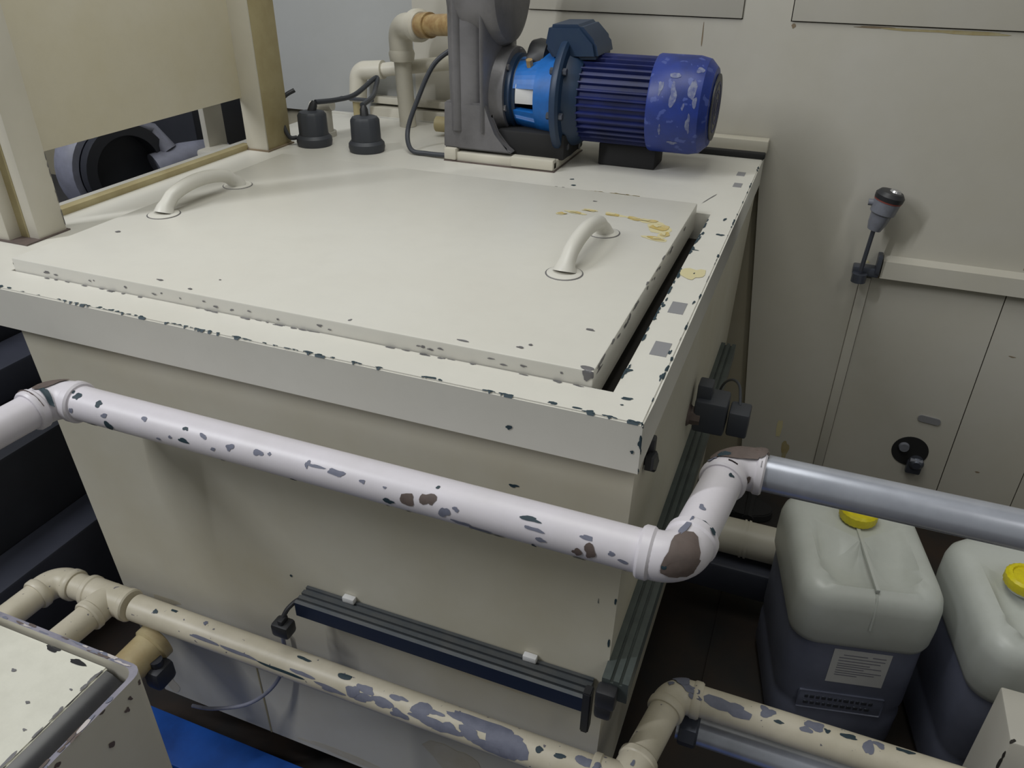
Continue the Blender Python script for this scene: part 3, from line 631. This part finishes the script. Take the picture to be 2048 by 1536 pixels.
prism(bm, [(.045+.10*(1+math.cos(t))*.9, 1.36+.055*math.sin(t)) for t in [k*PI/12 for k in range(24)]], 2, FZ, FZ+.03, bev=.004)
obj('drain_cover', bm, 'black_soft', label='black oval rubber cover lying on the floor against the back wall', cat='cover', origin=(.13, 1.36, FZ))

# ================================================================ PIPE RAILS
def collar(b, p, d, r, mi=0, w_=.02):
    ring_profile(b, V(p)-V(d).normalized()*w_/2, d, [(0, r*1.10), (w_*.2, r*1.19), (w_*.8, r*1.19), (w_, r*1.10)], 28, mi)
def elbow(name, p0, c, p1, r, rad, mats, parent, chips=None, cw=.018, leg=.012):
    b = new(); p0, c, p1 = V(p0), V(c), V(p1); a = arc(p0, c, p1, rad, 12)
    da = (p0-c).normalized(); db = (p1-c).normalized(); s, e = a[0]+da*leg, a[-1]+db*leg
    tube(b, [s]+a+[e], r*1.12, 30)
    collar(b, s, da, r*1.02, 0, cw); collar(b, e, db, r*1.02, 0, cw)
    if chips: chips_into(b, chips, (.3, 1, 0), [1, 2, 3], .0018)
    return obj(name, b, mats, parent)
R1 = .029
u = empty('pipe_rail', (0, -.07, -.143), 'lilac-white chipped pipe rail crossing the tank front, ending in bare galvanised pipe', 'pipe')
A, B_, C_, D_ = V((-.968, -.07, -.143)), V((.078, -.07, -.143)), V((.108, .16, -.143)), V((1.5, .16, -.143))
Z_ = V((-1.02, -.9, -.150))
bm = new(); tube(bm, [A+V((.035, 0, 0)), B_-V((.035, 0, 0))], R1, 40); 
bmesh.ops.subdivide_edges(bm, edges=[e for e in bm.edges if e.calc_length() > .5], cuts=40)
chips_into(bm, CHIPS_UP, (1, 0, -.05), [1, 2, 3]); obj('pipe', bm, ['white_pipe', 'chip_grey', 'chip_dark', 'chip_brown'], u, label='lilac-white chipped front pipe')
bm = new(); tube(bm, [A+(Z_-A).normalized()*.04, Z_], R1, 30); obj('pipe', bm, ['white_pipe'], u)
bm = new(); tube(bm, [B_+(C_-B_).normalized()*.03, C_-(C_-B_).normalized()*.03], R1, 30)
chips_into(bm, [(.088, .01, -.115, .006, .005, 0), (.1, -.02, -.117, .004, .007, 1), (.112, .1, -.12, .004, .004, 1)], (0, 1, 0), [1, 2, 3]); obj('pipe', bm, ['white_pipe', 'chip_grey', 'chip_dark', 'chip_brown'], u)
EM = ['white_pipe', 'chip_grey', 'chip_dark', 'chip_brown']
elbow('elbow', Z_, A, B_, R1, .035, EM, u, [(-.975, -.115, -.115, .03, .02, 2), (-.962, -.07, -.112, .03, .018, 2), (-.95, -.10, -.12, .006, .02, 1)])
elbow('elbow', A, B_, C_, R1, .036, EM, u, CHIPS_ELB)
elbow('elbow', B_, C_, D_, R1*.97, .034, EM, u, [(.112, .160, -.108, .034, .030, 2), (.142, .165, -.108, .018, .016, 2), (.088, .155, -.108, .018, .022, 2), (.098, .140, -.112, .010, .006, 1), (.112, .132, -.122, .006, .022, 2), (.150, .165, -.11, .005, .026, 2), (.150, .14, -.13, .005, .018, 1), (.135, .128, -.140, .014, .006, 2), (.08, .13, -.115, .010, .006, 0)], cw=.014)
bm = new(); tube(bm, [C_+V((.03, 0, 0)), D_], R1*.95, 36); obj('pipe', bm, 'galv', u, label='bare galvanised pipe')

l = empty('pipe_rail', (0, -.05, -.66), 'cream peeling pipe rail low along the tank front with tee and elbows', 'pipe')
zl = -.66; R2 = .0275
bm = new(); tube(bm, [(-.975, -.05, zl), (.0, -.05, zl)], R2, 40)
bmesh.ops.subdivide_edges(bm, edges=[e for e in bm.edges if e.calc_length() > .5], cuts=40)
chips_into(bm, CHIPS_LOW, (1, 0, -.03), [1, 2]); PM = ['cream_pipe', 'chip_grey', 'chip_dark', 'chip_brown']
obj('pipe', bm, PM, l)
# left tee and elbow
def tee(name, c, r, arms, parent, chips=None, al=.05):
    b = new(); c = V(c)
    for dvec in arms:
        dvec = V(dvec).normalized(); tube(b, [c-dvec*.002, c+dvec*al], r*1.15, 28); collar(b, c+dvec*al, dvec, r*1.03, 0, .016)
    bmesh.ops.create_icosphere(b, subdivisions=3, radius=r*1.17, matrix=Matrix.Translation(c))
    if chips: chips_into(b, chips, (1, 0, 0), [1, 2, 3])
    return obj(name, b, PM, parent)
T0 = V((-1.045, -.05, zl)); E0 = V((-1.19, -.05, zl))
tee('tee', T0, R2, [(1, 0, 0), (-1, 0, 0), (-.03, -1, 0)], l)
bm = new(); tube(bm, [T0-V((.05, 0, 0)), E0+V((.03, 0, 0))], R2, 28); obj('pipe', bm, PM, l)
elbow('elbow', T0, E0, E0+V((-.02, -.5, 0)), R2, .035, PM, l)
bm = new(); tube(bm, [E0+V((-.002, -.045, 0)), E0+V((-.02, -.55, 0))], R2, 28); obj('pipe', bm, PM, l)
bm = new(); tube(bm, [T0+V((-.001, -.05, 0)), T0+V((-.01, -.22, 0))], R2, 28); obj('pipe', bm, PM, l)
# right tee, crossing piece and elbow
T1 = V((.045, -.05, zl)); C1 = V((.085, .155, zl)); D1 = V((1.5, .155, zl))
tee('tee', T1, R2, [(-1, 0, 0), (1, 0, 0), (C1-T1)], l, [(-.0, -.06, zl+.033, .012, .01, 0), (.05, -.03, zl+.032, .003, .006, 0)])
bm = new(); tube(bm, [T1+(C1-T1).normalized()*.04, C1-(C1-T1).normalized()*.03], R2, 28); obj('pipe', bm, PM, l)
elbow('elbow', T1, C1, D1, R2, .034, PM, l, [(.09, .165, zl+.032, .014, .014, 0), (.108, .15, zl+.03, .008, .014, 0), (.118, .14, zl+.025, .006, .012, 0), (.075, .15, zl+.03, .005, .005, 0)])
bm = new(); tube(bm, [C1+V((.03, 0, 0)), D1], R2, 36)
bmesh.ops.subdivide_edges(bm, edges=[e for e in bm.edges if e.calc_length() > .5], cuts=60)
chips_into(bm, CHIPS_LOWR, (1, 0, -.03), [1, 2]); obj('pipe', bm, PM, l)
g2 = empty('steel_pipe', (.15, .15, -.735), 'dark bare steel pipe running just under the cream rail at lower right', 'pipe')
bm = new(); tube(bm, [(.10, .150, -.735), (1.5, .150, -.735)], .025, 36); obj('pipe', bm, 'galv', g2)
bm = new(); ring_profile(bm, (.105, .150, -.735), (1, 0, 0), [(0, .030), (.004, .033), (.03, .033), (.034, .028)], 8, mi=0); obj('coupling', bm, 'dark_steel', g2)

# ================================================================ ALUMINIUM PROFILES
fb = empty('profile_bar', (-.3, -.02, -.53), 'dark slotted metal bar fixed across the tank front above the lower pipe', 'bar')
bm = new()
sec = [(.013, -.545), (-.030, -.545), (-.030, -.513), (-.024, -.511), (-.024, -.516), (-.019, -.516), (-.019, -.511), (-.012, -.510), (-.012, -.515), (-.007, -.515), (-.007, -.510), (.002, -.510), (.002, -.514), (.007, -.514), (.007, -.510), (.013, -.510)]
prism(bm, sec, 0, -.585, -.035)
for f in bm.faces:
    if f.normal.y < -.5 or abs(f.calc_center_median().y+.030) < .001: f.material_index = 1
obj('bar', bm, ['alu', 'alu_navy'], fb, ang=20)
bm = new(); prism(bm, [(-.032, -.498), (-.010, -.500), (-.016, -.585), (-.034, -.590)], 0, -.042, -.028, bev=.002); obj('end_cap', bm, 'black', fb)
for x in (-.493, -.145):
    bm = new(); box(bm, x-.012, x+.012, .003, .0145, -.512, -.500, bev=.002); obj('clip', bm, 'paper', fb)
bm = new(); box(bm, -.625, -.588, -.06, -.03, -.585, -.555, bev=.006); box(bm, -.61, -.60, -.055, -.035, -.56, -.545, bev=.002)
cn = obj('connector', bm, 'black', label='black cable connector resting on the low cream pipe', cat='connector', origin=(-.607, -.045, -.57))
cable('cable', [(-.607, -.043, -.550), (-.602, -.03, -.535), (-.590, -.012, -.525), (-.575, -.006, -.528)], .0045, 'black', 'short black cable from the left end of the dark front bar')
cable('cable', [(-.66, .004, -.66), (-.665, .002, -.74), (-.70, -.01, -.82), (-.76, -.03, -.88), (-.84, -.05, -.91), (-.90, -.05, -.93)], .004, 'grey_part', 'thin grey cable drooping below the low cream pipe')
sr = empty('side_rail', (.0, .6, -.48), 'grey-green slotted rail running back along the right side of the tank', 'rail')
bm = new()
sec = [(-.016, -.505), (.026, -.505), (.026, -.462), (.016, -.462), (.016, -.468), (.011, -.468), (.011, -.462), (.002, -.462), (.002, -.468), (-.003, -.468), (-.003, -.462), (-.016, -.462)]
prism(bm, sec, 1, -.02, 1.2); obj('rail', bm, ['alu_green'], sr, ang=20)
bm = new(); box(bm, -.006, .022, .262, .288, -.463, -.4595, bev=.001); obj('sticker', bm, 'paper', sr)
bm = new(); box(bm, -.020, .012, -.045, -.020, -.505, -.468, bev=.005); box(bm, -.02, .008, -.045, -.02, -.53, -.50, bev=.006); obj('corner_joint', bm, 'black', sr)
cl = empty('valve_block', (.04, .62, -.33), 'dark grey block fitting with brass elbow on the right side of the tank', 'fitting')
bm = new(); box(bm, .0, .066, .585, .655, -.375, -.30, bev=.006); box(bm, .0, .03, .60, .64, -.32, -.27, bev=.004); obj('body', bm, 'grey_plastic', cl)
bm = new(); box(bm, .070, .112, .59, .645, -.372, -.315, bev=.005); obj('coil', bm, 'grey_plastic', cl)
bm = new(); ring_profile(bm, (-.045, .60, -.345), (1, 0, 0), [(0, .025), (.035, .025), (.04, .02), (.06, .02)], 8); obj('nut', bm, 'chip_brown', cl)
cable('cable', [(.088, .63, -.317), (.078, .68, -.30), (.058, .74, -.32), (.036, .80, -.37), (.022, .84, -.44)], .003, 'grey_plastic', 'very thin dark cable rising from the grey block fitting')
kn = empty('clamp_knob', (.012, .13, -.13), 'black knob under the right edge of the tank rim', 'knob')
bm = new(); ring_profile(bm, (-.012, .09, -.118), (1, -.15, .1), [(0, .008), (.010, .008), (.010, .017), (.019, .017), (.022, .013)], 10, flute=lambda k: 1 if k % 2 else .8); obj('knob', bm, 'black', kn)
bm = new(); box(bm, -.012, .004, .092, .108, -.120, -.082, bev=.003); obj('bracket', bm, 'black', kn)

# ================================================================ JERRYCANS
def rr_poly(hx, hy, r, n=6):
    out = []
    for sx, sy, t0 in ((1, 1, 0), (-1, 1, 90), (-1, -1, 180), (1, -1, 270)):
        for k in range(n+1):
            t = math.radians(t0+90*k/n); out.append((sx*(hx-r)+math.cos(t)*r, sy*(hy-r)+math.sin(t)*r))
    return out
def jerrycan(loc, rz, label, extras, level=-.0):
    r = empty('jerrycan', loc, label, 'jerrycan', 'frosted jerrycans beside the tank'); r.rotation_euler = (0, 0, rz)
    W, D, H = .145, .175, .50
    def rings(zs):
        return zs
    def put(name, bm, mats, parent=r):
        bmesh.ops.recalc_face_normals(bm, faces=bm.faces)
        me = bpy.data.meshes.new(name); bm.to_mesh(me); bm.free()
        for p in me.polygons: p.use_smooth = True
        me.set_sharp_from_angle(angle=math.radians(40))
        for m in mats: me.materials.append(M[m])
        o = bpy.data.objects.new(name, me); COL.objects.link(o); o.parent = parent; return o
    # lower body: the part filled with dark liquid
    b = new()
    secs = [(0, .90, .06), (.006, .95, .06), (.03, 1.0, .06), (.12, 1.0, .055), (.13, .985, .055), (.15, .985, .055), (.16, 1.0, .055), (.345, 1.0, .06), (.365, .97, .06)]
    rs = [[b.verts.new((x, y, z)) for x, y in rr_poly(W*s*.985, D*s*.985, rad)] for z, s, rad in secs]
    loft_rings(b, rs); put('lower_body', b, ['liquid'])
    # upper shell with rounded shoulders, a fold line and two hollows in the top
    b = new()
    secs = [(.335, .93, .05), (.345, 1.0, .055), (.36, 1.03, .06), (.40, 1.04, .06), (.45, 1.035, .06), (.472, 1.01, .06), (.488, .955, .06), (.497, .87, .06), (.4995, .77, .06), (.50, .72, .06), (.50, .62, .06), (.50, .52, .05), (.50, .42, .04), (.50, .32, .03), (.50, .22, .02), (.50, .05, .004)]
    rs = []
    for z, s, rad in secs:
        row = []
        for x, y in rr_poly(W*s, D*s, min(rad, W*s*.9), 10):
            zz = z
            if s < .9:
                for cx in (-.055, .055):
                    q = ((x-cx)/.048)**2+((y+.06)/.085)**2
                    if q < 1: zz -= .034*(1-q)**.5
            row.append(b.verts.new((x, y, zz)))
        rs.append(row)
    loft_rings(b, rs)
    box(b, -.004, .004, -D*.93, D*.5, .496, .5055, bev=.0015)
    tube(b, [(0, -D*.60, .5005), (0, -D*.86, .500), (0, -D*.975, .484), (0, -D*1.035, .452), (0, -D*1.05, .41)], .0028, 8, cap=True)
    put('upper_shell', b, ['hdpe'])
    # grip behind the cap
    b = new(); tube(b, [(0, .02, .49), (0, .035, .53), (0, .07, .545), (0, .12, .545), (0, .15, .53), (0, .162, .485)], [.016, .017, .017, .017, .017, .018], 14)
    if extras.get('grip', False): put('grip', b, ['hdpe'])
    else: b.free()
    cx, cy = extras.get('cap', (0, .0))
    b = new(); ring_profile(b, (cx, cy, .495), (0, 0, 1), [(0, .030), (.012, .030)], 30); put('neck', b, ['hdpe'])
    b = new(); ring_profile(b, (cx, cy, .506), (0, 0, 1), [(0, .040), (.004, .042), (.022, .042), (.027, .037), (.027, .030), (.023, .028)], 48, flute=lambda k: 1 if k % 2 else .965); put('cap', b, ['yellow'])
    if extras.get('label'):
        yy = -D*.985-.0012
        b = new(); box(b, -.052, .068, yy, yy+.001, .228, .332)
        for i, (z, x0, x1) in enumerate(((.317, -.03, .02), (.308, -.038, .058), (.299, -.038, .05), (.290, -.038, .03), (.283, -.038, .055), (.276, -.038, .02), (.268, -.038, .058), (.261, -.038, .045), (.254, -.038, .01), (.318, .03, .058))):
            box(b, x0, x1, yy-.0004, yy+.0002, z-.0013, z+.0013, mi=1)
        o = put('paper_label', b, ['paper', 'print'], r)
        b = new(); box(b, -.10, .085, yy-.001, yy+.001, .135, .192, bev=.004)
        rng = random.Random(3)
        for row in (.172, .152):                      # worn embossed lettering, unreadable in the photo
            x = -.085
            while x < .06:
                wd = rng.uniform(.006, .012); box(b, x, x+wd, yy-.0025, yy-.0005, row-.005, row+.005, mi=1, bev=.001); x += wd+.004
        put('embossed_panel', b, ['liquid', 'dark_steel'])
    return r
jerrycan((.395, .700, -1.14), math.radians(12), 'frosted jerrycan with yellow cap and paper label, next to the tank', {'label': 1, 'cap': (.005, .070)})
jerrycan((.752, .668, -1.14), math.radians(10), 'frosted jerrycan with yellow cap at the right edge of the photo', {'cap': (-.038, .01)})
bm = new(); box(bm, .12, 1.25, .45, 1.20, FZ, FZ+.01, bev=.002); obj('drip_tray', bm, 'floor', label='dark oily tray on the floor under the jerrycans', cat='tray', origin=(.6, .8, FZ))

# ================================================================ CREAM CABINET at lower right
bm = new(); box(bm, .628, 1.3, .24, .36, FZ, -.625, bev=.004)
bmesh.ops.recalc_face_normals(bm, faces=bm.faces); bvb = bm.copy(); bvh = BVHTree.FromBMesh(bvb)
for z in (-.62, -.66, -.69, -.74, -.78): chip(bm, bvh, (.6285, .2405, z), (0, 0, 1), RNG.uniform(.008, .018), .0025, 1)
for x, z in ((.66, -.76), (.69, -.80)): chip(bm, bvh, (x, .24, z), (1, 0, 0), .008, .007, 1)
bvb.free()
obj('cabinet', bm, ['wall', 'gap'], label='corner of a cream metal cabinet at the lower right edge of the photo', cat='cabinet', origin=(.95, .31, FZ))

# ================================================================ FOREGROUND BOX at lower left
fx = empty('metal_box', (-.72, -.62, FZ), 'chipped cream metal box with inset lid in the lower left foreground', 'box')
zt = -.30; X1, Y1 = -.553, -.360; X0, Y0 = -.90, -1.25
def rim_poly(o):
    r = .018; pts = [(X0, Y0)]
    pts += [(X1-o, Y0)]
    for k in range(5):
        t = math.radians(90*k/4); pts.append((X1-o-r+math.cos(t)*r, Y1-o-r+math.sin(t)*r))
    pts.append((X0, Y1-o)); return pts
bm = new(); outer = rim_poly(0); inner = rim_poly(.0075)
def ring_wall(bm, outer, inner, z0, z1):
    n = len(outer); O0 = [bm.verts.new((*p, z0)) for p in outer]; O1 = [bm.verts.new((*p, z1)) for p in outer]
    I0 = [bm.verts.new((*p, z0)) for p in inner]; I1 = [bm.verts.new((*p, z1)) for p in inner]
    for i in range(1, n-1):
        j = i+1
        for q in ((O0[i], O0[j], O1[j], O1[i]), (I0[i], I1[i], I1[j], I0[j]), (O0[i], I0[i], I0[j], O0[j])): bm.faces.new(q)
        bm.faces.new((O1[i], O1[j], I1[j], I1[i])).material_index = 1
ring_wall(bm, outer, inner, FZ, zt)
bmesh.ops.recalc_face_normals(bm, faces=bm.faces); src = bm.copy(); bvh = BVHTree.FromBMesh(src)
for i in range(26):
    y = Y1-.02-RNG.random()*.35; chip(bm, bvh, (X1-RNG.choice((.001, .004, .0065)), y, zt+.001), (0, 1, 0), RNG.uniform(.004, .014), RNG.uniform(.001, .0028), RNG.choice((4, 2, 2, 5)))
for i in range(24):
    x = X1-.012-RNG.random()*.33; chip(bm, bvh, (x, Y1-RNG.choice((.002, .0055)), zt+.001), (1, 0, 0), RNG.uniform(.004, .012), RNG.uniform(.001, .0025), RNG.choice((4, 2, 5)))
for y, z, a, b_ in ((-.40, -.335, .004, .006), (-.392, -.322, .002, .004), (-.435, -.36, .004, .005), (-.43, -.30, .004, .003), (-.372, -.315, .003, .003), (-.5, -.31, .004, .004)): chip(bm, bvh, (X1, y, z), (0, 1, .4), a, b_, 2)
src.free()
obj('side_wall', bm, ['cream', 'rim_grey', 'chip_brown', 'galv', 'chip_grey', 'rim_pale'], fx)
bm = new(); box(bm, X0, X1-.009, Y0, Y1-.009, zt-.045, zt-.035); obj('trough', bm, 'trough', fx)
bm = new()
prism(bm, [(Y0, zt-.012), (Y1-.012, zt-.012), (Y1-.012, zt-.018), (Y0, zt-.018)], 0, X0, X1-.056)
bmesh.ops.bevel(bm, geom=[e for e in bm.edges if all(abs(v.co.x-(X1-.056)) < 1e-4 for v in e.verts) and abs(e.verts[0].co.y-e.verts[1].co.y) > .1], offset=.002, segments=2, affect='EDGES')
prism(bm, [(X1-.060, zt-.0135), (X1-.046, zt-.018), (X1-.030, zt-.030), (X1-.026, zt-.036), (X1-.060, zt-.020)], 1, Y0, Y1-.014, mi=1)
bmesh.ops.recalc_face_normals(bm, faces=bm.faces); src = bm.copy(); bvh = BVHTree.FromBMesh(src)
for i in range(40):
    y = Y1-.02-RNG.random()*.3; chip(bm, bvh, (X1-.056-RNG.random()*.004, y, zt-.012), (0, 1, 0), RNG.uniform(.004, .013), RNG.uniform(.001, .003), 2)
for x, y in ((-.70, -.375), (-.655, -.38)): chip(bm, bvh, (x, y, zt-.012), (1, 0, 0), .012, .004, 1)
for x, y in ((-.66, -.45), (-.625, -.415), (-.63, -.48), (-.72, -.42)): chip(bm, bvh, (x, y, zt-.012), (1, 0, 0), .003, .002, 2)
src.free()
obj('inset_lid', bm, ['lid_rough', 'trough', 'cast'], fx, ang=20)
# small things between box and tank
dvl = empty('drain_valve', (-.955, -.17, -.76), 'short yellowed pipe stub with dark valve behind the foreground metal box', 'valve')
bm = new(); tube(bm, [(-.940, -.075, -.735), (-.965, -.28, -.765)], .036, 20); ring_profile(bm, (-.940, -.075, -.735), (.12, 1, .14), [(0, .036), (.004, .041), (.022, .041), (.026, .030)], 20); obj('pipe', bm, 'yellowed', dvl)
bm = new(); box(bm, -.925, -.885, -.12, -.07, -.80, -.75, bev=.010); tube(bm, [(-.905, -.095, -.75), (-.905, -.095, -.735)], .013, 12); tube(bm, [(-.955, -.095, -.775), (-.90, -.095, -.775)], .013, 12); obj('valve_body', bm, 'machine', dvl)

# ================================================================ BLUE PALLET on the floor
pl = empty('plastic_pallet', (-.4, -.18, FZ), 'bright blue plastic pallet on the floor in front of the tank', 'pallet')
bm = new()
for i in range(3):
    y1 = -.004-i*.116; box(bm, -1.15, .35, y1-.104, y1, FZ+.05, FZ+.065, bev=.003)
obj('deck', bm, 'pallet', pl)
for x in (-1.12, -.42, .27):
    bm = new(); box(bm, x, x+.07, -.335, -.010, FZ, FZ+.05, bev=.004); obj('runner', bm, 'pallet', pl)
